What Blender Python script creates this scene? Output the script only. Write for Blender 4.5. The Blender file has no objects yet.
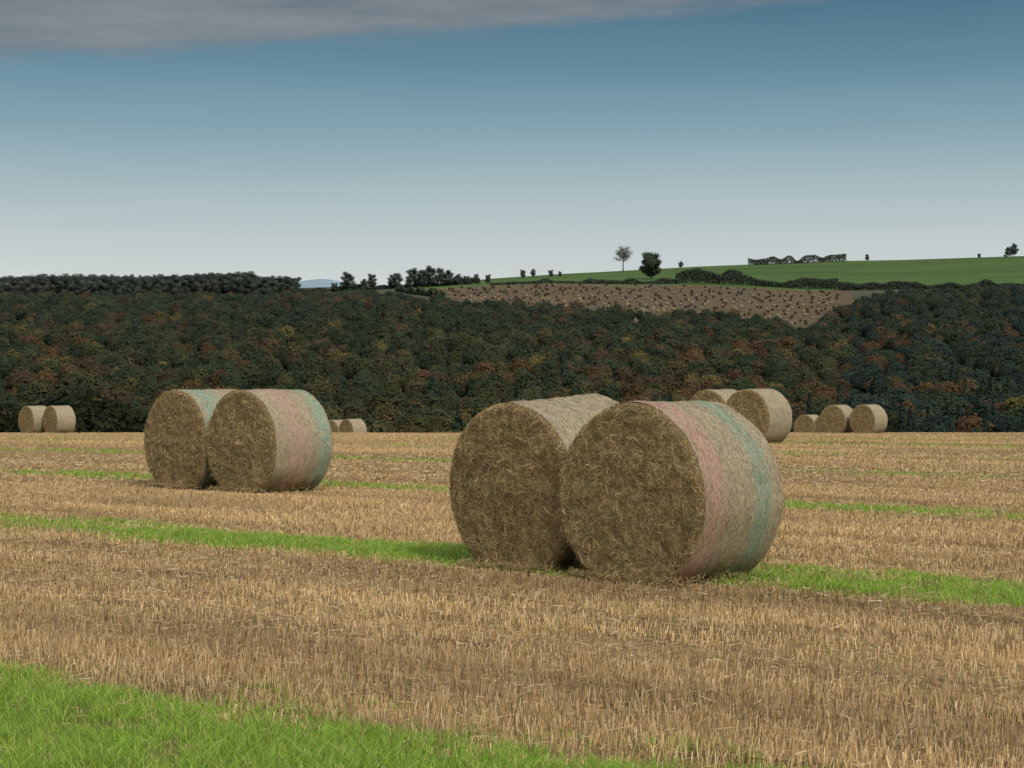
import bpy, math, numpy as np
from mathutils import Vector
rng = np.random.default_rng(7)
scene = bpy.context.scene
col = scene.collection
F = 2000.0; H = 1.76; YH = 375.0

# ------------------------------------------------------------------ helpers
def vnoise(x, y, seed=0):
    r = np.random.default_rng(1000+seed).random((256, 256))
    x = np.asarray(x, float); y = np.asarray(y, float)
    xi = np.floor(x).astype(int); yi = np.floor(y).astype(int)
    fx = x-xi; fy = y-yi
    fx = fx*fx*(3-2*fx); fy = fy*fy*(3-2*fy)
    a = r[xi % 256, yi % 256]; b = r[(xi+1) % 256, yi % 256]
    c = r[xi % 256, (yi+1) % 256]; d = r[(xi+1) % 256, (yi+1) % 256]
    return (a*(1-fx)+b*fx)*(1-fy)+(c*(1-fx)+d*fx)*fy

def mesh_from(name, verts, faces, colors=None, smooth=False, mats=(), matidx=None):
    me = bpy.data.meshes.new(name)
    verts = np.ascontiguousarray(verts, dtype=np.float32)
    faces = np.ascontiguousarray(faces, dtype=np.int32)
    m, k = faces.shape
    me.vertices.add(len(verts)); me.vertices.foreach_set("co", verts.ravel())
    me.loops.add(m*k); me.loops.foreach_set("vertex_index", faces.ravel())
    me.polygons.add(m); me.polygons.foreach_set("loop_start", np.arange(0, m*k, k, dtype=np.int32))
    if matidx is not None:
        me.polygons.foreach_set("material_index", np.asarray(matidx, dtype=np.int32))
    me.update(calc_edges=True)
    me.polygons.foreach_set("use_smooth", np.full(m, smooth, dtype=bool))
    if colors is not None:
        at = me.color_attributes.new("Col", 'FLOAT_COLOR', 'POINT')
        c4 = np.ones((len(verts), 4), np.float32); c4[:, :3] = colors
        at.data.foreach_set("color", c4.ravel())
    for mt in mats: me.materials.append(mt)
    return me

def strips(P, W, C):
    n, m, _ = P.shape
    V = np.stack([P-W, P+W], axis=2).reshape(-1, 3)
    base = (np.arange(n)*m*2)[:, None, None]
    k = (np.arange(m-1)*2)[None, :, None]
    f = base+k+np.array([0, 1, 3, 2])[None, None, :]
    return V, f.reshape(-1, 4), np.repeat(C, m*2, axis=0)

def merge(parts):
    vs, fs, cs = [], [], []; o = 0
    for v, f, c in parts:
        vs.append(v); fs.append(f+o); cs.append(c); o += len(v)
    return np.concatenate(vs), np.concatenate(fs), np.concatenate(cs)

def add_obj(name, data, parent=None, loc=None, **props):
    o = bpy.data.objects.new(name, data); col.objects.link(o)
    if parent is not None: o.parent = parent
    if loc is not None: o.location = loc
    for k, v in props.items(): o[k] = v
    return o

def nrm(v): return v/(np.linalg.norm(v, axis=-1, keepdims=True)+1e-9)
def runit(*s): return nrm(rng.normal(size=(*s, 3)))

# ------------------------------------------------------------------ materials
def new_mat(name):
    m = bpy.data.materials.new(name); m.use_nodes = True
    nt = m.node_tree; nt.nodes.clear()
    out = nt.nodes.new("ShaderNodeOutputMaterial")
    return m, nt, out

def attr_mat(name, rough=0.8, trans=0.0, spec=0.2, gain=1.0, nscale=9.0):
    m, nt, out = new_mat(name)
    a = nt.nodes.new("ShaderNodeAttribute"); a.attribute_name = "Col"
    p = nt.nodes.new("ShaderNodeBsdfPrincipled")
    p.inputs["Roughness"].default_value = rough
    p.inputs["Specular IOR Level"].default_value = spec
    tc = nt.nodes.new("ShaderNodeTexCoord")
    n = nt.nodes.new("ShaderNodeTexNoise"); n.inputs["Scale"].default_value = nscale
    nt.links.new(tc.outputs["Object"], n.inputs["Vector"])
    mr = nt.nodes.new("ShaderNodeMapRange"); mr.inputs[3].default_value = .75*gain; mr.inputs[4].default_value = 1.25*gain
    nt.links.new(n.outputs[0], mr.inputs[0])
    mx = nt.nodes.new("ShaderNodeVectorMath"); mx.operation = 'SCALE'
    nt.links.new(a.outputs["Color"], mx.inputs[0]); nt.links.new(mr.outputs[0], mx.inputs["Scale"])
    nt.links.new(mx.outputs[0], p.inputs["Base Color"])
    if trans > 0:
        t = nt.nodes.new("ShaderNodeBsdfTranslucent")
        nt.links.new(mx.outputs[0], t.inputs["Color"])
        ms = nt.nodes.new("ShaderNodeMixShader"); ms.inputs[0].default_value = trans
        nt.links.new(p.outputs[0], ms.inputs[1]); nt.links.new(t.outputs[0], ms.inputs[2])
        nt.links.new(ms.outputs[0], out.inputs[0])
    else:
        nt.links.new(p.outputs[0], out.inputs[0])
    return m

def noise_mat(name, stops, scale=5.0, detail=8.0, stretch=(1, 1, 1), rot=0.0, bump=0.0):
    m, nt, out = new_mat(name)
    tc = nt.nodes.new("ShaderNodeTexCoord")
    mp = nt.nodes.new("ShaderNodeMapping"); mp.inputs["Scale"].default_value = stretch
    mp.inputs["Rotation"].default_value = (0, 0, rot)
    nt.links.new(tc.outputs["Object"], mp.inputs[0])
    n = nt.nodes.new("ShaderNodeTexNoise"); n.inputs["Scale"].default_value = scale
    n.inputs["Detail"].default_value = detail; n.inputs["Roughness"].default_value = .65
    nt.links.new(mp.outputs[0], n.inputs["Vector"])
    cr = nt.nodes.new("ShaderNodeValToRGB")
    els = cr.color_ramp.elements
    while len(els) < len(stops): els.new(.5)
    for e, (pos, c) in zip(els, stops): e.position = pos; e.color = (*c, 1)
    nt.links.new(n.outputs[0], cr.inputs[0])
    p = nt.nodes.new("ShaderNodeBsdfPrincipled"); p.inputs["Roughness"].default_value = .9
    p.inputs["Specular IOR Level"].default_value = .15
    nt.links.new(cr.outputs[0], p.inputs["Base Color"])
    if bump:
        b = nt.nodes.new("ShaderNodeBump"); b.inputs["Strength"].default_value = bump
        b.inputs["Distance"].default_value = .03
        nt.links.new(n.outputs[0], b.inputs["Height"]); nt.links.new(b.outputs[0], p.inputs["Normal"])
    nt.links.new(p.outputs[0], out.inputs[0])
    return m

mat_strand = attr_mat("straw_strands", .6, .15, .25)
mat_stubble = attr_mat("stubble_stalks", .6, .25, .25)
mat_grass = attr_mat("grass_blades", .6, .35, .25)
mat_leaf = attr_mat("tree_leaves", .9, .15, .05, 1.0, .6)
mat_bark = noise_mat("bark", [(.3, (.03, .025, .02)), (.7, (.07, .06, .045))], 3.0)

def field_material():
    m, nt, out = new_mat("stubble_soil")
    L = nt.links.new
    tc = nt.nodes.new("ShaderNodeTexCoord")
    mp = nt.nodes.new("ShaderNodeMapping"); mp.inputs["Rotation"].default_value = (0, 0, math.atan(.75))
    L(tc.outputs["Object"], mp.inputs[0])
    mp2 = nt.nodes.new("ShaderNodeMapping"); mp2.inputs["Scale"].default_value = (.35, 1.6, 1)
    L(mp.outputs[0], mp2.inputs[0])
    n1 = nt.nodes.new("ShaderNodeTexNoise"); n1.inputs["Scale"].default_value = 1.3; n1.inputs["Detail"].default_value = 6
    L(mp2.outputs[0], n1.inputs["Vector"])
    n2 = nt.nodes.new("ShaderNodeTexNoise"); n2.inputs["Scale"].default_value = 28; n2.inputs["Detail"].default_value = 8
    n2.inputs["Roughness"].default_value = .75
    L(tc.outputs["Object"], n2.inputs["Vector"])
    ad = nt.nodes.new("ShaderNodeMath"); ad.operation = 'MULTIPLY_ADD'; ad.inputs[1].default_value = .5
    L(n1.outputs[0], ad.inputs[0])
    h = nt.nodes.new("ShaderNodeMath"); h.operation = 'MULTIPLY'; h.inputs[1].default_value = .5
    L(n2.outputs[0], h.inputs[0]); L(h.outputs[0], ad.inputs[2])
    cr = nt.nodes.new("ShaderNodeValToRGB"); e = cr.color_ramp.elements
    e[0].position = .38; e[0].color = (.10, .066, .034, 1)
    e[1].position = .62; e[1].color = (.45, .315, .155, 1)
    x = e.new(.5); x.color = (.27, .185, .09, 1)
    L(ad.outputs[0], cr.inputs[0])
    sp = nt.nodes.new("ShaderNodeSeparateXYZ"); L(tc.outputs["Object"], sp.inputs[0])
    def M(op, a, b=None, c=None):
        k = nt.nodes.new("ShaderNodeMath"); k.operation = op
        for i, v in enumerate((a, b, c)):
            if v is None: continue
            if isinstance(v, (int, float)): k.inputs[i].default_value = v
            else: L(v, k.inputs[i])
        return k.outputs[0]
    a = M('MULTIPLY_ADD', sp.outputs[0], .75, sp.outputs[1])
    a = M('SUBTRACT', a, 8.3-5.35)
    fr = M('FRACT', M('DIVIDE', a, 10.7))
    d = M('ABSOLUTE', M('MULTIPLY', M('SUBTRACT', fr, .5), 10.7))
    d = M('ADD', d, M('MULTIPLY', M('SUBTRACT', n1.outputs[0], .5), 2.6))
    mr = nt.nodes.new("ShaderNodeMapRange"); mr.inputs[1].default_value = 1.3; mr.inputs[2].default_value = .5
    mr.inputs[3].default_value = 0; mr.inputs[4].default_value = .68
    L(d, mr.inputs[0])
    gm = M('MULTIPLY', mr.outputs[0], M('GREATER_THAN', 46.0, sp.outputs[1]))
    mx = nt.nodes.new("ShaderNodeMix"); mx.data_type = 'RGBA'
    L(gm, mx.inputs[0]); L(cr.outputs[0], mx.inputs[6]); mx.inputs[7].default_value = (.13, .19, .035, 1)
    p = nt.nodes.new("ShaderNodeBsdfPrincipled"); p.inputs["Roughness"].default_value = .95
    p.inputs["Specular IOR Level"].default_value = .1
    L(mx.outputs[2], p.inputs["Base Color"])
    b = nt.nodes.new("ShaderNodeBump"); b.inputs["Strength"].default_value = .8; b.inputs["Distance"].default_value = .03
    L(n2.outputs[0], b.inputs["Height"]); L(b.outputs[0], p.inputs["Normal"])
    L(p.outputs[0], out.inputs[0])
    return m
mat_field = field_material()
mat_floor = noise_mat("wood_floor", [(.3, (.02, .024, .012)), (.7, (.045, .042, .02))], .1)
mat_brown = noise_mat("far_stubble", [(.3, (.088, .064, .036)), (.7, (.135, .100, .056))], .02, 8, (1, 4, 1))
mat_green = noise_mat("far_pasture", [(.35, (.045, .092, .02)), (.65, (.078, .14, .03))], .006, 8, (1, 5, 1), .1)
mat_dull = noise_mat("far_dull_field", [(.3, (.06, .07, .035)), (.7, (.09, .09, .05))], .01)
mat_blue = noise_mat("hazy_hill", [(.3, (.24, .34, .41)), (.7, (.28, .38, .45))], .001)  # blue distance haze painted as the hill's base colour

# ------------------------------------------------------------------ terrain
_py = np.array([-60, 35, 46, 57.7, 80, 111, 118, 128, 135, 160, 220, 300, 380])
_pz = np.array([0, 0, -.06, -.19, -.68, -1.5, -1.72, -2.4, -2.96, -6, -16, -27, -30])
_gy = np.arange(-60, 381, 1.0); _gz = np.interp(_gy, _py, _pz)
_k = np.exp(-np.linspace(-2, 2, 7)**2); _k /= _k.sum()
_gz2 = np.convolve(np.pad(_gz, 3, mode='edge'), _k, 'valid')
def y2z(y, Y): return H+(YH-y)/F*Y
_xs = [0, 300, 430, 500, 560, 600, 700, 800, 840, 900, 1024]
_r900 = [315, 314, 314, 318, 320, 322, 326, 336, 326, 312, 308]
_r1250 = [300, 297, 289, 286, 284, 284, 286, 290, 290, 289, 287]
_r1700 = [291, 288, 284, 278, 274, 272, 266.5, 262.5, 261, 260, 256]
def terrain(X, Y):
    X = np.asarray(X, float); Y = np.asarray(Y, float)
    X, Y = np.broadcast_arrays(X, Y)
    X = np.atleast_1d(X); Y = np.atleast_1d(Y)
    xi = np.clip(X/np.maximum(Y, 50)*F, -900, 900)+512
    z = np.interp(Y, _gy, _gz2)
    z9 = y2z(np.interp(xi, _xs, _r900), 900)
    z12 = y2z(np.interp(xi, _xs, _r1250), 1250)
    z17 = y2z(np.interp(xi, _xs, _r1700), 1700)
    hill = np.exp(-((xi-318)/70)**2)
    z70 = y2z(300-20.5*hill+.6*np.sin(xi/9.), 7000)
    out = np.array(z, float)
    def seg(y0, y1, a, b):
        m = (Y > y0) & (Y <= y1); t = (Y-y0)/(y1-y0)
        out[m] = (a*(1-t)+b*t)[m]
    c = np.full_like(out, -30.0)
    seg(380, 900, c, z9); seg(900, 1250, z9, z12); seg(1250, 1700, z12, z17)
    seg(1700, 3000, z17, z17-60); seg(3000, 7000, z17-60, z70); seg(7000, 9e9, z70, z70-200)
    far = np.clip((Y-500)/400, 0, 1)*np.clip((1600-Y)/100, 0, 1)
    out += far*1.5*(vnoise(X/60+50, Y/60+50, 3)-.5)
    return out
def tz(x, y): return float(terrain([x], [y])[0])

Ys = np.unique(np.concatenate([np.arange(-30, 60, 1.5), np.arange(60, 160, 3), np.arange(160, 400, 12),
                               np.arange(400, 900, 25), np.arange(900, 1260, 10), np.arange(1260, 1750, 25), [900, 1250, 1700], np.arange(1750, 3000, 200),
                               np.arange(3000, 9001, 500)]))
s = np.sinh(np.linspace(-2.2, 2.2, 481))/np.sinh(2.2)*.95
SY, SS = np.meshgrid(Ys, s, indexing='ij')
SX = SS*(SY+45)
SZ = terrain(SX, SY)+(vnoise(SX*.8+100, SY*.8+100, 5)-.5)*.04*(SY < 100)
nv, nu = SX.shape
idx = np.arange(nv*nu).reshape(nv, nu)
fc = np.stack([idx[:-1, :-1], idx[:-1, 1:], idx[1:, 1:], idx[1:, :-1]], -1).reshape(-1, 4)
V = np.stack([SX, SY, SZ], -1).reshape(-1, 3)
cen = V[fc].mean(1); cx = cen[:, 0]/np.maximum(cen[:, 1], 50)*F+512; cy = cen[:, 1]
mi = np.zeros(len(fc), int)
mi[cy > 165] = 1
mi[(cy > 900)] = 4
mi[(cy > 900) & (cy < 1250) & (cx > 410+(1250-cy)*.22) & (cx < 850)] = 2
mi[(cy > 1250) & (cx > 395)] = 3
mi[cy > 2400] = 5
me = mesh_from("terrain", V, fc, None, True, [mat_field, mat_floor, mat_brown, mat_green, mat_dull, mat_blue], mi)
add_obj("ground", me, kind="structure", label="stubble field falling to a valley with rolling farmland beyond", category="ground")

# ------------------------------------------------------------------ bales
def jit_r(th, y, sd):
    r = np.random.default_rng(sd); o = 0
    for k in (2, 3, 4, 5, 7, 9, 13):
        o = o+.010/k**.6*np.sin(k*th+r.random()*6.28+y*r.normal()*3)
    o = o+.004*np.sin(y*24+np.sin(th*2+r.random()*6)*1.5)*1.0
    return o

def sag(P, R):
    t = -P[..., 2]/R
    P[..., 2] = np.where(t > .86, -R*(.86+(t-.86)*.55), P[..., 2])
    P[..., 0] *= 1+.02*np.clip(t, -1, 1)
    P[..., 2] += R*.92
    return P

def make_net_mat(name, bands):
    m, nt, out = new_mat(name); L = nt.links.new
    tc = nt.nodes.new("ShaderNodeTexCoord")
    sp = nt.nodes.new("ShaderNodeSeparateXYZ"); L(tc.outputs["Object"], sp.inputs[0])
    mp = nt.nodes.new("ShaderNodeMapping"); mp.inputs["Scale"].default_value = (40, 70, 40)
    L(tc.outputs["Object"], mp.inputs[0])
    n = nt.nodes.new("ShaderNodeTexNoise"); n.inputs["Scale"].default_value = 1; n.inputs["Detail"].default_value = 7
    n.inputs["Roughness"].default_value = .8
    L(mp.outputs[0], n.inputs["Vector"])
    cr = nt.nodes.new("ShaderNodeValToRGB"); e = cr.color_ramp.elements
    e[0].position = .34; e[0].color = (.17, .135, .085, 1)
    e[1].position = .68; e[1].color = (.64, .57, .43, 1)
    x = e.new(.5); x.color = (.37, .31, .21, 1)
    L(n.outputs[0], cr.inputs[0])
    n3 = nt.nodes.new("ShaderNodeTexNoise"); n3.inputs["Scale"].default_value = 14; n3.inputs["Detail"].default_value = 7
    L(tc.outputs["Object"], n3.inputs["Vector"])
    cur = cr.outputs[0]
    for c0, w, colr, amt in bands:
        s1 = nt.nodes.new("ShaderNodeMath"); s1.operation = 'SUBTRACT'; s1.inputs[1].default_value = c0; L(sp.outputs[1], s1.inputs[0])
        s2 = nt.nodes.new("ShaderNodeMath"); s2.operation = 'ABSOLUTE'; L(s1.outputs[0], s2.inputs[0])
        mr = nt.nodes.new("ShaderNodeMapRange"); mr.inputs[1].default_value = w; mr.inputs[2].default_value = w*.3
        mr.inputs[3].default_value = 0; mr.inputs[4].default_value = amt; L(s2.outputs[0], mr.inputs[0])
        mm = nt.nodes.new("ShaderNodeMath"); mm.operation = 'MULTIPLY'; L(mr.outputs[0], mm.inputs[0])
        q = nt.nodes.new("ShaderNodeMapRange"); q.inputs[1].default_value = .30; q.inputs[2].default_value = .58; L(n3.outputs[0], q.inputs[0])
        L(q.outputs[0], mm.inputs[1])
        mx = nt.nodes.new("ShaderNodeMix"); mx.data_type = 'RGBA'
        L(mm.outputs[0], mx.inputs[0]); L(cur, mx.inputs[6]); mx.inputs[7].default_value = (*colr, 1)
        cur = mx.outputs[2]
    p = nt.nodes.new("ShaderNodeBsdfPrincipled"); p.inputs["Roughness"].default_value = .65
    p.inputs["Specular IOR Level"].default_value = .3
    L(cur, p.inputs["Base Color"])
    b = nt.nodes.new("ShaderNodeBump"); b.inputs["Strength"].default_value = .8; b.inputs["Distance"].default_value = .012
    L(n.outputs[0], b.inputs["Height"]); L(b.outputs[0], p.inputs["Normal"])
    L(p.outputs[0], out.inputs[0])
    return m

mat_core = noise_mat("straw_packed", [(.35, (.11, .075, .034)), (.52, (.26, .185, .085)), (.7, (.44, .33, .16))], 45, 8, (1, 1, 1), 0, .8)
PK = (.50, .28, .22); GR = (.24, .38, .28)
bandsets = {
    'A': ((-.39, .19, PK, .80), (.27, .17, GR, .70)),
    'B': ((-.1, .12, GR, .08), (.3, .1, PK, .12)),
    'C': ((-.12, .28, PK, .50), (.42, .19, GR, .85)),
    'D': ((-.25, .32, GR, .85), (.35, .15, PK, .3)),
    'E': ((-.35, .15, PK, .1), (.3, .1, PK, .1)),
    'F': ((-.1, .2, PK, .12), (.3, .1, GR, .06))}
nets = {k: make_net_mat("net_wrap_weave."+k.lower(), b) for k, b in bandsets.items()}

def build_bale(sd, R=.79, L=1.15, detail=1.0, bands='A', wm=1.0):
    r = np.random.default_rng(sd)
    nth = 96 if detail > .3 else 48
    rc = .05
    prof = [(x*(R-rc), -L/2) for x in np.linspace(.002, 1, 12)]
    prof += [(R-rc+rc*math.sin(a), -L/2+rc-rc*math.cos(a)) for a in (.5, 1.0, 1.57)]
    prof += [(R, y) for y in np.linspace(-L/2+rc+.05, L/2-rc-.05, 14)]
    prof += [(R-rc+rc*math.sin(a), L/2-rc+rc*math.cos(a)) for a in (1.57, 1.0, .5)]
    prof += [(x*(R-rc), L/2) for x in np.linspace(1, .002, 12)]
    pr = np.array(prof)
    th = np.linspace(0, 2*np.pi, nth, endpoint=False)
    PR, TH = np.meshgrid(pr[:, 0], th, indexing='ij'); PY = np.repeat(pr[:, 1][:, None], nth, 1)
    def facey(x, z):
        rr = np.hypot(x, z)
        return .020*(vnoise(x*6+40, z*6+40, sd)-.5)+.018*(vnoise(x*17+40, z*17+40, sd+1)-.5)+.0018*np.sin(rr*52+5*vnoise(x*3+9, z*3+9, sd+2))
    def place(rad, t, y, off=0.0):
        rr = rad*(1+jit_r(t, y, sd)/R)+off
        return np.stack([rr*np.cos(t), y, rr*np.sin(t)], -1)
    P = place(PR, TH, PY)
    cap = (np.abs(PY) >= L/2-1e-6)
    P[..., 1] += np.where(cap, facey(P[..., 0], P[..., 2]), 0)
    P = sag(P, R)
    n0 = len(pr); idx = np.arange(n0*nth).reshape(n0, nth)
    f = np.stack([idx[:-1], np.roll(idx[:-1], -1, 1), np.roll(idx[1:], -1, 1), idx[1:]], -1).reshape(-1, 4)
    core = (P.reshape(-1, 3), f, np.full((n0*nth, 3), .2))
    parts = []
    nf = int(30000*detail)
    pal = np.array([[.19, .13, .057], [.40, .295, .135], [.54, .41, .205], [.70, .56, .32], [.29, .21, .095]])
    def cols(n):
        c = pal[r.choice(len(pal), n, p=[.17, .30, .27, .10, .16])]
        return c*(.75+.5*r.random((n, 1)))
    for side, cnt in ((-1, nf), (1, nf//6)):
        m = 4
        rad = np.sqrt(r.random(cnt))*(R-.008); t0 = r.random(cnt)*2*np.pi
        px = rad*np.cos(t0); pz = rad*np.sin(t0)
        swirl = (vnoise(px*4+30, pz*4+30, sd+7)-.5)*1.0
        ang = t0+np.pi/2+r.normal(size=cnt)*.95+swirl
        ln = .03+.12*r.random(cnt)**1.6
        cur = 1.6*r.normal(size=cnt)+.6
        tt = np.linspace(-.5, .5, m)[None, :]
        A = ang[:, None]+cur[:, None]*tt*ln[:, None]*3
        X = px[:, None]+np.cos(A)*tt*ln[:, None]; Z = pz[:, None]+np.sin(A)*tt*ln[:, None]
        rr = np.hypot(X, Z); lim = R+.002
        sc = np.where(rr > lim, lim/rr, 1); X = X*sc; Z = Z*sc
        h = .002+.010*r.random(cnt)**2
        arch = h[:, None]*(1.1-4*tt**2*.8)+(r.random(cnt) < .03)[:, None]*.035*(tt+.5)
        edge = np.clip((np.hypot(X, Z)-(R-rc))/rc, 0, 1)**2*rc*.8
        Yp = side*(L/2+arch-edge)+facey(X, Z)
        Pn = sag(np.stack([X, Yp, Z], -1), R)
        w = ((.0010+.0010*r.random(cnt))*wm)[:, None]
        D = nrm(np.gradient(Pn, axis=1))
        up = nrm(np.array([0, side, 0])+.3*r.normal(size=(cnt, 1, 3)))
        W = nrm(np.cross(D, up))*w[..., None]
        tone = .88+.24*vnoise(px*5+10, pz*5+10, sd+9)+.02*np.sin(rad*52)
        parts.append(strips(Pn, W, cols(cnt)*tone[:, None]))
    nb = int(9500*detail); m = 4
    y0 = (r.random(nb)-.5)*L; t0 = r.random(nb)*2*np.pi
    dirn = r.normal(size=nb)*.6
    ln = .02+.08*r.random(nb)
    tt = np.linspace(-.5, .5, m)[None, :]
    T = t0[:, None]+np.cos(dirn)[:, None]*tt*ln[:, None]/R
    Yb = np.clip(y0[:, None]+np.sin(dirn)[:, None]*tt*ln[:, None], -L/2-.01, L/2+.01)
    fly = (r.random(nb) < .02)[:, None]*.05*(tt+.5)*r.random(nb)[:, None]
    off = .0075+.003*r.random(nb)[:, None]*(1-3*tt**2)+fly
    ed = np.clip((np.abs(Yb)-(L/2-rc))/rc, 0, 1)**2*rc*.7
    Pn = sag(place(np.full_like(T, R), T, Yb, off-ed), R)
    w = ((.0010+.0010*r.random(nb))*wm)[:, None]
    D = nrm(np.gradient(Pn, axis=1))
    outv = np.stack([np.cos(T), 0*T, np.sin(T)], -1)
    W = nrm(np.cross(D, outv+.25*r.normal(size=(nb, 1, 3))))*w[..., None]
    c = cols(nb)*.85+np.array([.085, .085, .075])
    for c0, wd, colr, amt in bandsets[bands]:
        k = (np.abs(y0-c0) < wd*(.3+.7*r.random(nb))) & (r.random(nb) < amt*.75)
        c[k] = (np.array(colr)*.95+.02)*(.75+.5*r.random((k.sum(), 1)))
    parts.append(strips(Pn, W, c))
    nr = int(2200*detail)
    t0 = r.random(nr)*2*np.pi; sgn = np.where(r.random(nr) < .7, -1, 1)
    base = place(np.full(nr, R-.03), t0, sgn*(L/2-.03))
    d = nrm(np.stack([np.cos(t0), sgn*.8, np.sin(t0)], -1)+.8*r.normal(size=(nr, 3)))
    ln = (.025+.055*r.random(nr)**1.5)
    tt = np.linspace(0, 1, 3)[None, :, None]
    Pn = base[:, None]+d[:, None]*ln[:, None, None]*tt+np.array([0, 0, -.4])*tt**2*ln[:, None, None]
    Pn = sag(Pn, R)
    W = nrm(np.cross(nrm(d), r.normal(size=(nr, 3))))[:, None]*(.0015*wm*(1.2-tt))
    parts.append(strips(Pn, W, cols(nr)*1.1))
    nfoot = int(1600*detail)
    fx = (r.random(nfoot)*2-1)*R*.75; fy = np.where(r.random(nfoot) < .6, -L/2-.18*r.random(nfoot)**2, (r.random(nfoot)-.5)*L)
    sidef = np.abs(fy) < L/2; fx = np.where(sidef, np.sign(fx)*(.42+.28*r.random(nfoot)), fx)
    a = r.random(nfoot)*6.28; ln = .04+.1*r.random(nfoot)
    dd = np.stack([np.cos(a), np.sin(a), .3*r.normal(size=nfoot)], -1)*ln[:, None]
    b0 = np.stack([fx, fy, .02+.07*r.random(nfoot)], -1)
    Pn = b0[:, None]+dd[:, None]*np.linspace(-.5, .5, 3)[None, :, None]
    W = np.broadcast_to(nrm(np.cross(dd, [0.2, .1, 1]))[:, None]*.002*wm, Pn.shape)
    parts.append(strips(Pn, W, cols(nfoot)*1.1))
    sv, sf, sc_ = merge(parts)
    allv = np.concatenate([core[0], sv]); allf = np.concatenate([core[1], sf+len(core[0])])
    allc = np.concatenate([core[2], sc_])
    mi = np.concatenate([np.zeros(len(core[1]), int), np.ones(len(sf), int)])
    mcore = mesh_from("straw_core", allv, allf, allc, True, [mat_core, mat_strand], mi)
    ys = np.linspace(-L/2+.04, L/2-.04, 26)
    YY, TT = np.meshgrid(ys, np.linspace(0, 2*np.pi, nth, endpoint=False), indexing='ij')
    tuck = np.clip((np.abs(YY)-(L/2-rc))/rc, 0, 1)**2*.02
    P = sag(place(np.full_like(TT, R), TT, YY, .007-tuck), R)
    idx = np.arange(P.shape[0]*nth).reshape(-1, nth)
    f = np.stack([idx[:-1], np.roll(idx[:-1], -1, 1), np.roll(idx[1:], -1, 1), idx[1:]], -1).reshape(-1, 4)
    mnet = mesh_from("net_wrap", P.reshape(-1, 3), f, None, True, [nets[bands]])
    return mcore, mnet

THETA = math.radians(43.0)
AX = np.array([math.sin(THETA), math.cos(THETA)])
hiA = build_bale(11, R=.795, bands='A'); hiB = build_bale(12, R=.79, L=1.22, bands='B')
midA = build_bale(21, R=.80, detail=.6, bands='C', wm=1.5); midB = build_bale(22, R=.80, detail=.6, bands='D', wm=1.5)
lo = [build_bale(31+i, R=.81, detail=.3, bands=b, wm=2.6) for i, b in enumerate(('E', 'F'))]
footprints = []
def put_bale(meshes, fx, fy, dth=0.0, label="", group="round straw bales standing on the stubble field", L=1.15, tilt=0.0, dz=0.0):
    th = THETA+dth; ax = np.array([math.sin(th), math.cos(th)])
    cx, cy = fx+ax[0]*L/2, fy+ax[1]*L/2
    footprints.append((cx, cy, th))
    e = add_obj("straw_bale", None, loc=(cx, cy, tz(cx, cy)-.02+dz), label=label, category="bale", group=group)
    e.empty_display_size = .3
    e.rotation_euler = (math.radians(tilt), 0, -th)
    add_obj("straw_core", meshes[0], e); add_obj("net_wrap", meshes[1], e)
T = np.array([AX[1], -AX[0]])
f1 = np.array([.975, 16.9]); f2 = f1-1.45*T+.12*AX
put_bale(hiA, *f1, 0, "round straw bale with pink band on net wrap, touching its neighbour", dz=.012)
put_bale(hiB, *f2, .03, "round straw bale tucked against a neighbouring bale on stubble", tilt=3.2, dz=.045, L=1.22)
g1 = np.array([-4.05, 29.7]); g2 = g1-1.58*T
put_bale(midA, *g1, 0, "round straw bale with faded pink and green net wrap", dz=.02)
put_bale(midB, *g2, .03, "round straw bale with green net edging beside its twin", dz=.02)
put_bale(lo[0], 6.50, 55.8, 0, "round straw bale paired with another on pale stubble")
put_bale(lo[1], 5.55, 57.3, .04, "round straw bale half hidden behind its neighbour")
put_bale(lo[1], -25.20, 109, .1, "small round straw bale near the field edge by dark trees")
put_bale(lo[0], -26.75, 110, .05, "small round straw bale near the field edge by dark trees")
put_bale(lo[0], 18.2, 104, .05, "small round straw bale on the crest of the field")
put_bale(lo[1], 16.85, 105.3, 0, "small round straw bale on the crest of the field")
put_bale(lo[0], 18.4, 126, 0, "round straw bale sunk behind the crest of the field")
put_bale(lo[1], 19.5, 125, .1, "round straw bale sunk behind the crest of the field")
put_bale(lo[0], -10.9, 131, .1, "round straw bale sunk behind the crest of the field")
put_bale(lo[1], -12.0, 132, 0, "round straw bale sunk behind the crest of the field")

def under_bale(X, Y, pad=-.03):
    m = np.zeros(len(X), bool)
    for cx, cy, th in footprints:
        a = np.array([math.sin(th), math.cos(th)]); t = np.array([a[1], -a[0]])
        dx, dy = X-cx, Y-cy
        m |= (np.abs(dx*a[0]+dy*a[1]) < .575+pad) & (np.abs(dx*t[0]+dy*t[1]) < .50+pad)
    return m

# ------------------------------------------------------------------ stubble, litter, grass
def band(X, Y):
    a = Y+.75*X
    d = np.abs(((a-8.3+5.35) % 10.7)-5.35)
    q = (X-.75*Y)/1.25; p = a/1.25
    n = vnoise(q*.4+100, p*1.3+100, 11)*.4+vnoise(q*1.4+100, p*3+100, 12)*.3+vnoise(q*5+100, p*9+100, 14)*.3
    hw = np.where(a < 13.6, 1.5, np.where(a < 24.3, 1.05, np.where(a < 35, .95, .6)))
    brk = np.clip((vnoise(q*.45+44, p*.3+44, 13)*.6+vnoise(q*1.6+44, p*2+44, 15)*.4-.05)*2.8, .5, 1)
    brk = np.where(a < 13.6, np.maximum(brk, .9), np.where(a < 24.3, np.maximum(brk, .7), brk))
    return np.clip((hw-d+(n-.44)*2.3)/.8, 0, 1)*brk

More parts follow.
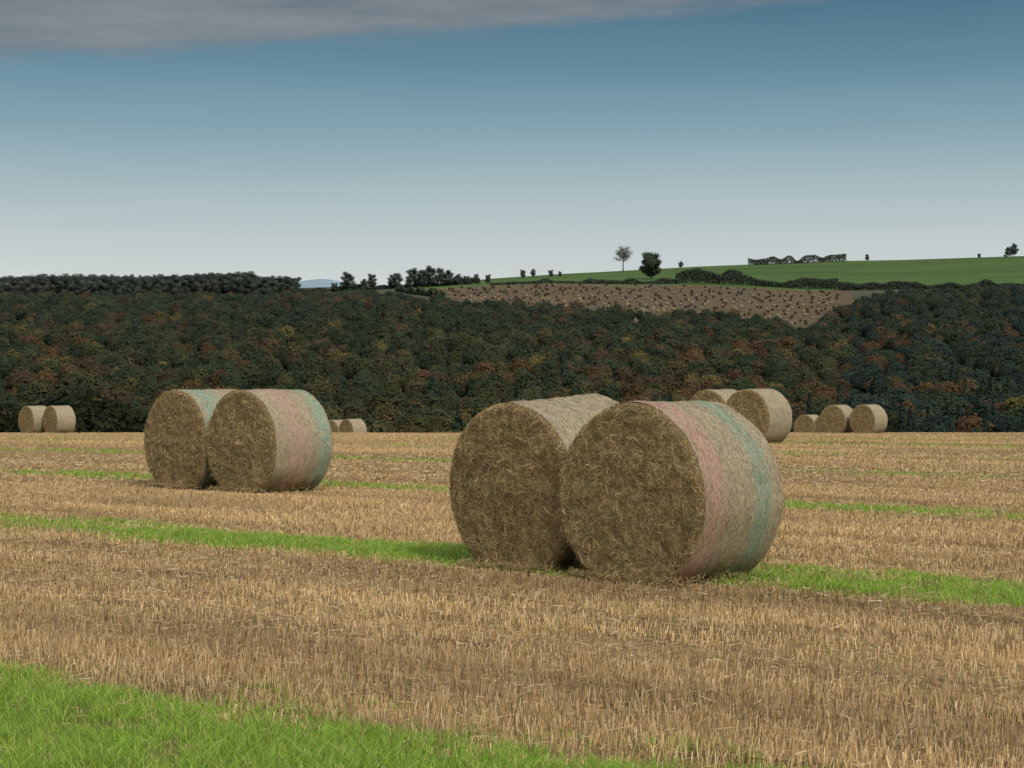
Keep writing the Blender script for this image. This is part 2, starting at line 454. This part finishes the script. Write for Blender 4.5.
def sample(n, y0, y1, power=1.0):
    u_ = rng.random(n); e = 2-power+1e-6
    Y = (y0**e+(y1**e-y0**e)*u_)**(1/e)
    X = (rng.random(n)*2-1)*(.29*Y+1.8)
    return X, Y
def snap(X, Y, sp=.165, j=.015):
    p = (Y+.75*X)/1.25
    q = (X-.75*Y)/1.25
    ps = np.round(p/sp)*sp+rng.normal(size=len(X))*j
    return (q+.75*ps)/1.25, (ps-.75*q)/1.25

def stubble(n, y0, y1, power, wmul):
    X, Y = sample(n, y0, y1, power)
    X, Y = snap(X, Y)
    g = band(X, Y)
    q = (X-.75*Y)/1.25; p = (Y+.75*X)/1.25
    swath = vnoise(q*.06+15, p*.75+15, 25)
    dens = (.35+.65*np.clip((vnoise(q*.7+60, p*2.2+60, 21)-.2)*2.2, 0, 1))*(.6+.55*swath)
    keep = (~under_bale(X, Y)) & (rng.random(n) > g*.80) & (rng.random(n) < dens)
    X, Y, q, p, swath = X[keep], Y[keep], q[keep], p[keep], swath[keep]; n = len(X)
    h = (.036+.052*rng.random(n))*(.55+.8*swath)
    h = np.where(under_bale(X, Y, .3), h*.6, h)
    lean = rng.normal(size=(n, 2))*.19+np.array([.05, .0])
    base = np.stack([X, Y, terrain(X, Y)-.012], -1)
    top = base+np.stack([lean[:, 0]*h, lean[:, 1]*h, h], -1)
    P = np.stack([base, top], 1)
    a = rng.normal(size=n)*.8
    w = (.0016+.0011*rng.random(n))*wmul(Y)
    W = (np.stack([np.cos(a), np.sin(a), 0*a], -1)*w[:, None])[:, None]*np.ones((1, 2, 1))
    pal = np.array([[.67, .485, .245], [.57, .395, .19], [.79, .62, .37], [.40, .26, .12], [.24, .16, .08]])
    c = pal[rng.choice(5, n, p=[.32, .28, .20, .13, .07])]*(.8+.4*rng.random((n, 1)))
    big = .25*vnoise(q*.12+10, p*.45+10, 23)+.40*vnoise(q*.04+10, p*1.2+10, 26)+.35*vnoise(q*.3+10, p*2.5+10, 24)
    c = c*(.38+1.22*big)[:, None]
    t = np.clip((Y-20)/40, 0, .65)[:, None]
    c = c*(1-t)+np.array([.56, .395, .205])*(.40+1.2*big)[:, None]*t
    return strips(P, W, c)
parts = [stubble(360000, 7.5, 32, .6, lambda Y: np.maximum(1, Y/11)),
         stubble(260000, 32, 124, 1.0, lambda Y: Y/10)]
v, f, c = merge(parts)
add_obj("stubble", mesh_from("stubble", v, f, c, False, [mat_stubble]), kind="stuff", label="cut golden straw stubble standing in drilled rows", category="stubble")

n = 110000
X, Y = sample(n, 7.5, 45, .5)
keep = (~under_bale(X, Y)) & (rng.random(n) > band(X, Y)*.65); X, Y = X[keep], Y[keep]; n = len(X)
a = rng.random(n)*6.28; ln = (.03+.10*rng.random(n)**1.5)
d = np.stack([np.cos(a), np.sin(a), .18*rng.normal(size=n)], -1)*ln[:, None]
b = np.stack([X, Y, terrain(X, Y)+.012+.03*rng.random(n)**2], -1)
P = b[:, None]+d[:, None]*np.linspace(-.5, .5, 2)[None, :, None]
W = np.repeat((nrm(np.cross(d, np.array([0, 0, 1.])+.8*rng.normal(size=(n, 3))))*((.0015+.0012*rng.random(n))*np.maximum(1, Y/11))[:, None])[:, None], 2, 1)
pal = np.array([[.70, .53, .29], [.56, .39, .19], [.82, .68, .44], [.34, .23, .11]])
c = pal[rng.choice(4, n, p=[.3, .35, .12, .23])]*(.7+.5*rng.random((n, 1)))
v, f, c = strips(P, W, c)
add_obj("loose_straw", mesh_from("loose_straw", v, f, c, False, [mat_stubble]), kind="stuff", label="loose broken straw littering the stubble field", category="straw")

def grass(n, y0, y1, power, wmul):
    X, Y = sample(n, y0, y1, power)
    g = band(X, Y)
    cl = vnoise(X*5+20, Y*5+20, 31)*.6+vnoise(X*1.3+20, Y*1.3+20, 32)*.4
    keep = (~under_bale(X, Y)) & (rng.random(n) < g*np.clip((cl-.17)*2.6, .08, 1))
    keep |= (rng.random(n) < .010) & (vnoise(X*.8+9, Y*.8+9, 33) > .62)
    X, Y, g = X[keep], Y[keep], g[keep]; n = len(X)
    h = (.04+.06*rng.random(n))*(.7+.5*g)
    l = rng.normal(size=(n, 2))*.5
    tt = np.linspace(0, 1, 3)[None, :, None]
    base = np.stack([X, Y, terrain(X, Y)-.01], -1)[:, None]
    P = base+np.concatenate([l[:, None, :]*h[:, None, None]*tt**2, h[:, None, None]*tt*(1-.15*tt)], -1)
    a = rng.normal(size=n)*.9
    w = (.0021+.0013*rng.random(n))*wmul(Y)
    W = np.stack([np.cos(a), np.sin(a), 0*a], -1)[:, None]*w[:, None, None]*np.array([1, .8, .15])[None, :, None]
    pal = np.array([[.30, .48, .06], [.22, .39, .045], [.40, .57, .10], [.44, .48, .15]])
    c = pal[rng.choice(4, n, p=[.4, .26, .22, .12])]*(.75+.5*rng.random((n, 1)))
    return strips(P, W, c)
v, f, c = merge([grass(680000, 7.5, 24, .8, lambda Y: np.maximum(1, Y/11)), grass(380000, 24, 75, 1.0, lambda Y: Y/10)])
add_obj("grass", mesh_from("grass", v, f, c, False, [mat_grass]), kind="stuff", label="bright green regrowth in strips between the stubble", category="grass")

# ------------------------------------------------------------------ woods (one mass)
def leaf_quads(C, N, size, colr):
    n = len(C)
    t = nrm(np.cross(N, rng.normal(size=(n, 3)))); b = np.cross(N, t)
    sz = size[:, None]
    j = lambda: (.7+.6*rng.random((n, 1)))
    V = np.stack([C-t*sz*j(), C-b*sz*j()*.8, C+t*sz*j(), C+b*sz*j()*.8], 1).reshape(-1, 3)
    f = np.arange(n*4).reshape(n, 4)
    return V, f, np.repeat(colr, 4, 0)

_ph = np.array([.05, .55, 1.05, 1.6, 2.2, 3.0]); _tn = 8
_PH, _TH = np.meshgrid(_ph, np.linspace(0, 2*np.pi, _tn, endpoint=False), indexing='ij')
SV = np.stack([np.sin(_PH)*np.cos(_TH), np.sin(_PH)*np.sin(_TH), np.cos(_PH)], -1).reshape(-1, 3)
_i = np.arange(len(SV)).reshape(len(_ph), _tn)
SF = np.stack([_i[:-1], _i[1:], np.roll(_i[1:], -1, 1), np.roll(_i[:-1], -1, 1)], -1).reshape(-1, 4)

def wood(X, Y, h, R, pal, L, conifer, lsize):
    n = len(X); K = 8
    Z = terrain(X, Y)
    cz = Z+h*.58
    S = np.stack([R, R, h*.44], -1)
    lob = runit(n, K)*.50; lob[..., 2] = np.abs(lob[..., 2])*.9-.1
    li = rng.integers(0, K, (n, L))
    d = runit(n, L); d[..., 2] = np.where(d[..., 2] < -.4, -d[..., 2], d[..., 2])
    d[..., 1] = np.where((d[..., 1] > .35), -d[..., 1], d[..., 1])
    pos = lob[np.arange(n)[:, None], li]+d*(.40+.18*rng.random((n, L, 1)))
    th = rng.random((n, L))*6.28; tz_ = rng.random((n, L))**.8
    cr = (1-tz_)*(.55+.5*rng.random((n, L)))*.8
    cone = np.stack([cr*np.cos(th), cr*np.sin(th), tz_*2.1-.95], -1)
    k = conifer[:, None, None]
    pos = np.where(k, cone, pos)
    rad = nrm(pos+np.array([0, 0, .35]))
    dn = np.where(k, nrm(np.stack([np.cos(th), np.sin(th), .5+0*th], -1)), nrm(.5*d+.85*rad))
    P = pos*S[:, None, :]; P[..., 0] += X[:, None]; P[..., 1] += Y[:, None]; P[..., 2] += cz[:, None]
    N = nrm(dn+.20*rng.normal(size=(n, L, 3)))
    lc = (.84+.28*rng.random((n, K, 1)))[np.arange(n)[:, None], li]
    colr = pal[:, None, :]*lc*(.86+.28*rng.random((n, L, 1)))
    mixn = rng.random((n, L, 1)) < .22
    colr = np.where(mixn, colr*.6+np.array([.048, .052, .024])*.4, colr)
    sz = (lsize[:, None]*(.5+.9*rng.random((n, L)))).ravel()
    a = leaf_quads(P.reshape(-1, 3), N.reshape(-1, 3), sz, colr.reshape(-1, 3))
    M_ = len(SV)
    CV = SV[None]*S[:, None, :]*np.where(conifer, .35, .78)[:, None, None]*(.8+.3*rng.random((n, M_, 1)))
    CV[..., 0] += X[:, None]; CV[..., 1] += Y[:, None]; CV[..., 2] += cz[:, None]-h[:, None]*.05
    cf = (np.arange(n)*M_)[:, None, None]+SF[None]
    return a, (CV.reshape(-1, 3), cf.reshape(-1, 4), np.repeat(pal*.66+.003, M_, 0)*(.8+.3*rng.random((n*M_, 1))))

def xi_of(X, Y): return X/Y*F+512
pts = []
yy = 230.0
while yy < 1060:
    stepx = 5.5 if yy < 600 else 6.3; half = .29*yy+15
    xs = np.arange(-half, half, stepx)+rng.random()*stepx
    xs = xs+rng.normal(size=len(xs))*2.0
    ysr = yy+rng.normal(size=len(xs))*2.5
    pts.append(np.stack([xs, ysr], -1)); yy += 6.4 if yy < 500 else 8.0
pts = np.concatenate(pts)
X, Y = pts[:, 0], pts[:, 1]; xi = xi_of(X, Y)
edge = 905+30*(vnoise(X/22+7, Y*0+3, 41)-.5)
lim = np.where(xi < 470, np.interp(xi, [370, 470], [1012, 900])+12*(vnoise(X/15, Y*0+9, 42)-.5), np.where(xi > 850, np.interp(xi, [850, 890], [955, 1005]), edge+np.interp(xi, [765, 790, 820, 850], [0, -45, -35, 45])))
near = np.where(xi < 165+40*np.sin(Y/9), 235, 330)
k = (Y < lim) & (Y > near)
X, Y, xi = X[k], Y[k], xi[k]; n = len(X)
h = 6.4+5.2*rng.random(n)+2.0*(Y < 520)
h = h+np.where((Y < 330), 4.5+3.5*rng.random(n), 0)
h = np.where(Y > 800, h*.85, h)
R = h*(.36+.12*rng.random(n))
R = np.where(Y < 330, R*.85, R)
a1 = vnoise(X/45+20, Y/55+20, 51); a2 = vnoise(X/14+20, Y/14+20, 52)
kinds = np.array([[.036, .050, .023], [.052, .063, .025], [.072, .069, .028], [.118, .066, .028], [.145, .115, .036], [.029, .047, .036], [.092, .064, .031]])
u_ = rng.random(n)
w_aut = np.clip((a1-.30)*2.2, 0.1, 1)*np.clip((a2)*1.4, .15, 1)*np.clip((Y-300)/90, .25, 1)
choice = np.where(u_ < w_aut*.24, 3, np.where(u_ < w_aut*.34, 4, np.where(u_ < w_aut*.70, 6, np.where(rng.random(n) < .35, 0, np.where(rng.random(n) < .55, 1, 2)))))
lowl = (Y < 470) & (xi < 640) & (Y > 330)
choice = np.where(lowl & (rng.random(n) < .35), np.where(rng.random(n) < .25, 4, 2), choice)
con = (((xi > 830) & (Y < 560) & (rng.random(n) < .22)) | (rng.random(n) < .015)) & (Y < 780) & (Y > 340)
choice = np.where(con, 5, choice)
choice = np.where((xi > 850) & (u_ > .22) & (Y > 500), np.where(rng.random(n) < .5, 0, 5), choice)
choice = np.where((xi > 850) & (u_ > .15) & (Y <= 500) & ~con, np.where(rng.random(n) < .6, 5, 1), choice)
choice = np.where((Y > 760) & (rng.random(n) < .45), 0, choice)
choice = np.where((Y < 330), np.where(rng.random(n) < .6, 0, 1), choice)
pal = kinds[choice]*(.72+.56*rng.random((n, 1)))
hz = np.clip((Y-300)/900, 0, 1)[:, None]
pal = pal*(1-.25*hz)+np.array([.044, .060, .062])*hz*.5  # aerial haze painted into crown colours, growing with distance
pal = pal*np.where(Y < 330, .42, 1.0)[:, None]
h = np.where(con, h*1.15, h); R = np.where(con, R*.6, R)
wv = []
m1 = Y < 330; m2 = (Y >= 330) & (Y < 470); m3 = Y >= 470
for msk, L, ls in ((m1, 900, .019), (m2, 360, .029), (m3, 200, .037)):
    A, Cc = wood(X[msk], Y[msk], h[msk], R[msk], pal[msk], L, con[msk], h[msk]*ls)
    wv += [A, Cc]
print("TREES", n)
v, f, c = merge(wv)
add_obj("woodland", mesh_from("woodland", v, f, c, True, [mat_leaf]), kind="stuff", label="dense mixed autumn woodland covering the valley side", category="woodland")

# ------------------------------------------------------------------ single trees
def tube(pts, rad, n=6):
    pts = np.array(pts, float); m = len(pts)
    d = nrm(np.gradient(pts, axis=0)); up = np.where(np.abs(d[:, 2:3]) > .9, [[1., 0, 0]], [[0, 0, 1.]])
    a = nrm(np.cross(d, up)); b = np.cross(d, a)
    t = np.linspace(0, 2*np.pi, n, endpoint=False)
    V = pts[:, None]+np.array(rad)[:, None, None]*(a[:, None]*np.cos(t)[None, :, None]+b[:, None]*np.sin(t)[None, :, None])
    idx = np.arange(m*n).reshape(m, n)
    f = np.stack([idx[:-1], np.roll(idx[:-1], -1, 1), np.roll(idx[1:], -1, 1), idx[1:]], -1).reshape(-1, 4)
    return V.reshape(-1, 3), f, np.full((m*n, 3), .05)

def build_tree(sd, h, r, colr, trunk_frac=.3, dens=1.0, lsize=.5, flat=1.0):
    global rng
    old = rng; rng = np.random.default_rng(sd)
    parts = [tube([(0, 0, -.5), (.1, 0, h*trunk_frac), (.2, .1, h*.6), (.1, .2, h*.85)], [h*.024, h*.018, h*.012, h*.004])]
    tips = []
    nl = 12
    for i in range(nl):
        a = i*2.4+rng.random()*.6; z0 = h*(trunk_frac+(.8-trunk_frac)*i/nl)
        rr = r*(.55+.45*rng.random())*(1-.35*(i/nl)**2); z1 = z0+h*(.1+.14*rng.random())*flat
        mid = (rr*.5*math.cos(a), rr*.5*math.sin(a), (z0+z1)/2+.02*h)
        end = (rr*.85*math.cos(a), rr*.85*math.sin(a), z1)
        parts.append(tube([(.1, 0, z0), mid, end], [h*.009, h*.006, h*.003], 5)); tips += [end, mid]
    tips.append((.1, .2, h*.86))
    tv, tf, tc_ = merge(parts)
    tm = mesh_from("trunk", tv, tf, None, True, [mat_bark])
    tips = np.array(tips); K = len(tips)
    L = int(150*dens)
    cl = np.repeat(tips, L, 0)
    rad = r*(.26+.16*rng.random(K)); rad = np.repeat(rad, L)
    d = runit(K*L)
    rr = rng.random((K*L, 1))**.5
    C = cl+d*rad[:, None]*rr*np.array([1, 1, .8]); C[:, 2] = np.clip(C[:, 2], h*trunk_frac*.7, h+.6*rng.random(K*L))
    N = nrm(d+nrm(C-np.array([0, 0, h*.5]))+.4*rng.normal(size=(K*L, 3)))
    cc = np.array(colr)*np.repeat(.8+.4*rng.random((K, 1)), L, 0)*(.75+.5*rng.random((K*L, 1)))
    V, f, c = leaf_quads(C, N, lsize*(.6+.7*rng.random(K*L)), cc)
    cm = mesh_from("crown", V, f, c, False, [mat_leaf])
    rng = old
    return tm, cm

def put_tree(ms, X, Y, sc=1.0, rot=0.0, label="", group=None, sink=.3):
    e = add_obj("tree", None, loc=(X, Y, tz(X, Y)-sink), label=label, category="tree")
    if group: e["group"] = group
    e.scale = (sc, sc, sc); e.rotation_euler = (0, 0, rot)
    add_obj("trunk", ms[0], e); add_obj("crown", ms[1], e)

tA = build_tree(1, 14, 6.2, (.075, .095, .080), .06, 1.3, .38)  # ridge tree crown colours include a painted haze tint
tB = build_tree(2, 14, 6.0, (.082, .100, .082), .06, 1.2, .38)
tC = build_tree(3, 14.5, 5.6, (.088, .096, .082), .10, 1.0, .36)
sparse = build_tree(4, 19, 7.5, (.12, .115, .09), .38, .45, .34, .8)
roundt = build_tree(5, 20, 10.5, (.058, .072, .050), .10, 1.8, .58)
def xat(x, Y): return (x-512)/F*Y
bx = -8.0
i = 0
while bx < 296:
    Yb = 1250+30*math.sin(i*1.7)
    sc = (1.03+.06*rng.random()+.05*math.sin(bx/31))*(1.0 if bx < 250 else .85)
    put_tree((tA, tB, tC, tB)[i % 4], xat(bx, Yb), Yb, sc, rng.random()*6, "dark leafy tree in a belt along the ridge", "belt of trees along the ridge")
    bx += 2.9+1.3*rng.random(); i += 1
for x, sc, t in ((348, .85, tA), (372, .72, tC), (396, .72, tB), (392, .62, tC), (412, .85, tA), (421, .8, tB), (430, .9, tA), (440, .8, tC), (449, .72, tB), (364, .55, tB), (458, .5, tA), (466, .42, tB), (334, .45, tB), (476, .45, tC), (488, .4, tA)):
    put_tree(t, xat(x, 1380), 1380, sc*1.12, x, "dark rounded tree standing alone on the ridge", "scattered trees on the ridge")
for x, Y, sc, t in ((523, 1600, .48, tA), (533, 1590, .5, tC), (551, 1560, .42, tB), (560, 1560, .3, tA), (867, 1690, .42, tC), (1014, 1690, .8, tC), (1008, 1690, .6, tA), (979, 1690, .3, tB), (681, 1690, .42, tB)):
    put_tree(t, xat(x, Y), Y, sc, x, "small dark tree on the skyline pasture", "scattered trees on the ridge")
put_tree(sparse, xat(623, 1640), 1640, 1.15, .4, "tall airy tree with sparse crown on the skyline")
put_tree(roundt, xat(651, 1400), 1400, .95, 1, "dense round dark tree in a pasture")

def hedge(x0, x1, Y0, Y1, hgt, label, wob=.3, dens=3.0):
    Xa, Xb = xat(x0, Y0), xat(x1, Y1)
    ln = math.hypot(Xb-Xa, Y1-Y0); n = int(ln*dens*20)
    t = rng.random(n)
    X = Xa+(Xb-Xa)*t; Y = Y0+(Y1-Y0)*t+rng.normal(size=n)*1.4
    hh = hgt*(1-wob+2*wob*vnoise(t*ln/7+3, t*0+5, int(x0)))
    Z = terrain(X, Y)+hh*rng.random(n)**.7
    N = nrm(rng.normal(size=(n, 3))*.6+np.array([0, -.7, .6]))
    c = np.array([.060, .076, .052])*(.75+.5*rng.random((n, 1)))  # leaf colour lifted with painted distance haze
    v, f, c = leaf_quads(np.stack([X, Y, Z], -1), N, .36+.28*rng.random(n), c)
    add_obj("hedge", mesh_from("hedge", v, f, c, False, [mat_leaf]), label=label, category="hedge")
hedge(676, 742, 1290, 1285, 8.5, "tall dark overgrown hedge edging the pasture", .4, 6)
hedge(738, 838, 1285, 1262, 4.8, "dark hedge running down the pasture edge", .5, 4)
hedge(600, 680, 1262, 1275, 2.6, "low dark hedge between stubble and pasture", .5, 3)
hedge(490, 600, 1262, 1262, 2.2, "low dark hedge between stubble and pasture", .6, 2)
hedge(748, 846, 1680, 1685, 4.5, "dark hedge along the skyline", .55, 3)
hedge(838, 1060, 1250, 1200, 3.5, "dark hedge above the woodland edge", .6, 4)
hedge(300, 480, 1385, 1385, 3, "low hedge under the ridge trees", .6, 3)
hedge(395, 445, 1250, 1090, 3.5, "scrubby hedge at the corner of the far field", .6, 3)

def tiny_bale_geo():
    R, L, nth = .70, 1.2, 16
    prof = [(.02, -L/2), (R-.1, -L/2), (R, -L/2+.1), (R, L/2-.1), (R-.1, L/2), (.02, L/2)]
    th = np.linspace(0, 2*np.pi, nth, endpoint=False)
    P = np.array([[(r*math.cos(t), y, r*math.sin(t)+R) for t in th] for r, y in prof])
    idx = np.arange(len(prof)*nth).reshape(-1, nth)
    f = np.stack([idx[:-1], np.roll(idx[:-1], -1, 1), np.roll(idx[1:], -1, 1), idx[1:]], -1).reshape(-1, 4)
    return P.reshape(-1, 3), f
TV, TF = tiny_bale_geo()
mat_tb2 = noise_mat("far_straw_light", [(.35, (.23, .18, .11)), (.65, (.34, .27, .17))], 2)
mat_tb3 = noise_mat("far_straw_dark", [(.35, (.05, .037, .024)), (.65, (.085, .062, .038))], 2)
tbs = [mesh_from("far_bale", TV, TF, None, True, [m_]) for m_ in (mat_tb2, mat_tb3)]
cnt = 0; Yr = 960.0; rest = []
while Yr < 1245:
    x = xat(425+(1250-Yr)*.2, Yr)+rng.random()*9; xr = xat(838, Yr)
    while x < xr:
        if rng.random() < .85:
            yb = Yr+rng.normal()*4; a = .6+rng.normal()*.9
            if cnt < 280:
                o = add_obj("straw_bale", tbs[0 if rng.random() < .45 else 1], loc=(x, yb, tz(x, yb)-.05), label="small round straw bale on a distant brown field",
                            category="bale", group="straw bales scattered over the distant field")
                o.rotation_euler = (0, 0, a)
            else:
                c_, s_ = math.cos(a), math.sin(a)
                v = TV@np.array([[c_, s_, 0], [-s_, c_, 0], [0, 0, 1.]])+np.array([x, yb, tz(x, yb)-.05])
                rest.append((v, TF, np.zeros_like(v)+np.array([.085, .065, .042])*(3.0 if rng.random() < .45 else .8)))
            cnt += 1
        x += 5+6*rng.random()
    Yr += 11
print("BALES", cnt)
if rest:
    v, f, c = merge(rest)
    add_obj("straw_bale_scatter", mesh_from("straw_bale_scatter", v, f, c, True, [mat_leaf]), kind="stuff", label="remaining tiny straw bales dotting the distant field", category="bales")

# ------------------------------------------------------------------ world, sun, camera
S = nrm(np.array([.50, -.95, .88]))
el = math.asin(S[2]); az = math.atan2(S[0], S[1])
w = bpy.data.worlds.new("World"); scene.world = w; w.use_nodes = True
nt = w.node_tree; nt.nodes.clear(); L = nt.links.new
out = nt.nodes.new("ShaderNodeOutputWorld"); bg = nt.nodes.new("ShaderNodeBackground"); bg.inputs[1].default_value = .1
L(bg.outputs[0], out.inputs[0])
sky = nt.nodes.new("ShaderNodeTexSky"); sky.sky_type = 'NISHITA'; sky.sun_disc = False
sky.sun_elevation = el; sky.sun_rotation = az
tc = nt.nodes.new("ShaderNodeTexCoord"); sp = nt.nodes.new("ShaderNodeSeparateXYZ"); L(tc.outputs["Generated"], sp.inputs[0])
def M(op, a, b=None, c=None):
    k = nt.nodes.new("ShaderNodeMath"); k.operation = op
    for i, v in enumerate((a, b, c)):
        if v is None: continue
        if isinstance(v, (int, float)): k.inputs[i].default_value = v
        else: L(v, k.inputs[i])
    return k.outputs[0]
cr = nt.nodes.new("ShaderNodeValToRGB"); e = cr.color_ramp.elements
stops = [(.0, (.66, .69, .68)), (.047, (.62, .665, .66)), (.087, (.42, .515, .54)), (.1215, (.23, .365, .43)), (.156, (.11, .235, .315)),
         (.19, (.055, .145, .218)), (.28, (.25, .30, .35)), (.5, (.70, .70, .70))]
while len(e) < len(stops): e.new(.9)
for x, (p_, c_) in zip(e, stops): x.position = p_*2; x.color = (*c_, 1)
z2 = M('MULTIPLY', sp.outputs[2], 2.0)
mpb = nt.nodes.new("ShaderNodeMapping"); mpb.inputs["Scale"].default_value = (3, 3, 28); L(tc.outputs["Generated"], mpb.inputs[0])
nb_ = nt.nodes.new("ShaderNodeTexNoise"); nb_.inputs["Scale"].default_value = 1.0; nb_.inputs["Detail"].default_value = 5; L(mpb.outputs[0], nb_.inputs["Vector"])
z2 = M('ADD', z2, M('MULTIPLY', M('SUBTRACT', nb_.outputs[0], .5), .022))
L(z2, cr.inputs[0])
mp = nt.nodes.new("ShaderNodeMapping"); mp.inputs["Scale"].default_value = (9, 9, 60); L(tc.outputs["Generated"], mp.inputs[0])
ns = nt.nodes.new("ShaderNodeTexNoise"); ns.inputs["Scale"].default_value = 1.0; ns.inputs["Detail"].default_value = 9
ns.inputs["Roughness"].default_value = .62
L(mp.outputs[0], ns.inputs["Vector"])
t = M('SUBTRACT', sp.outputs[2], M('MULTIPLY_ADD', sp.outputs[0], .080, .1705))
t = M('ADD', t, M('MULTIPLY', M('SUBTRACT', ns.outputs[0], .5), .032))
mr = nt.nodes.new("ShaderNodeMapRange"); mr.interpolation_type = 'SMOOTHSTEP'
mr.inputs[1].default_value = -.005; mr.inputs[2].default_value = .009; L(t, mr.inputs[0])
fade = nt.nodes.new("ShaderNodeMapRange"); fade.inputs[1].default_value = .35; fade.inputs[2].default_value = .22; L(sp.outputs[2], fade.inputs[0])
cf = M('MULTIPLY', M('MULTIPLY', mr.outputs[0], fade.outputs[0]), .85)
cmr = nt.nodes.new("ShaderNodeMapRange"); cmr.inputs[1].default_value = .35; cmr.inputs[2].default_value = .68; L(ns.outputs[0], cmr.inputs[0])
cmix = nt.nodes.new("ShaderNodeMix"); cmix.data_type = 'RGBA'; L(cmr.outputs[0], cmix.inputs[0])
cmix.inputs[6].default_value = (.15, .178, .20, 1); cmix.inputs[7].default_value = (.26, .27, .28, 1)
mx = nt.nodes.new("ShaderNodeMix"); mx.data_type = 'RGBA'; L(cf, mx.inputs[0]); L(cr.outputs[0], mx.inputs[6]); L(cmix.outputs[2], mx.inputs[7])
sc1 = nt.nodes.new("ShaderNodeVectorMath"); sc1.operation = 'SCALE'; sc1.inputs["Scale"].default_value = 9.4; L(mx.outputs[2], sc1.inputs[0])
sc2 = nt.nodes.new("ShaderNodeVectorMath"); sc2.operation = 'SCALE'; sc2.inputs["Scale"].default_value = .05; L(sky.outputs[0], sc2.inputs[0])
ad = nt.nodes.new("ShaderNodeVectorMath"); ad.operation = 'ADD'; L(sc1.outputs[0], ad.inputs[0]); L(sc2.outputs[0], ad.inputs[1])
L(ad.outputs[0], bg.inputs[0])

ld = bpy.data.lights.new("sun", 'SUN'); ld.energy = 2.1; ld.angle = math.radians(12); ld.color = (1, .94, .84)
lo_ = bpy.data.objects.new("sun", ld); col.objects.link(lo_)
lo_.rotation_euler = Vector(-S).to_track_quat('-Z', 'Y').to_euler(); lo_.location = (20, -20, 30)

cd = bpy.data.cameras.new("camera"); cd.sensor_width = 36; cd.lens = F/1024*36; cd.clip_end = 20000; cd.clip_start = .1
cam = bpy.data.objects.new("camera", cd); col.objects.link(cam)
cam.location = (0, 0, H); cam.rotation_euler = (math.radians(90)-math.atan(9/F), 0, 0)
scene.camera = cam
scene.view_settings.view_transform = 'Standard'; scene.view_settings.look = 'None'; scene.view_settings.exposure = 0
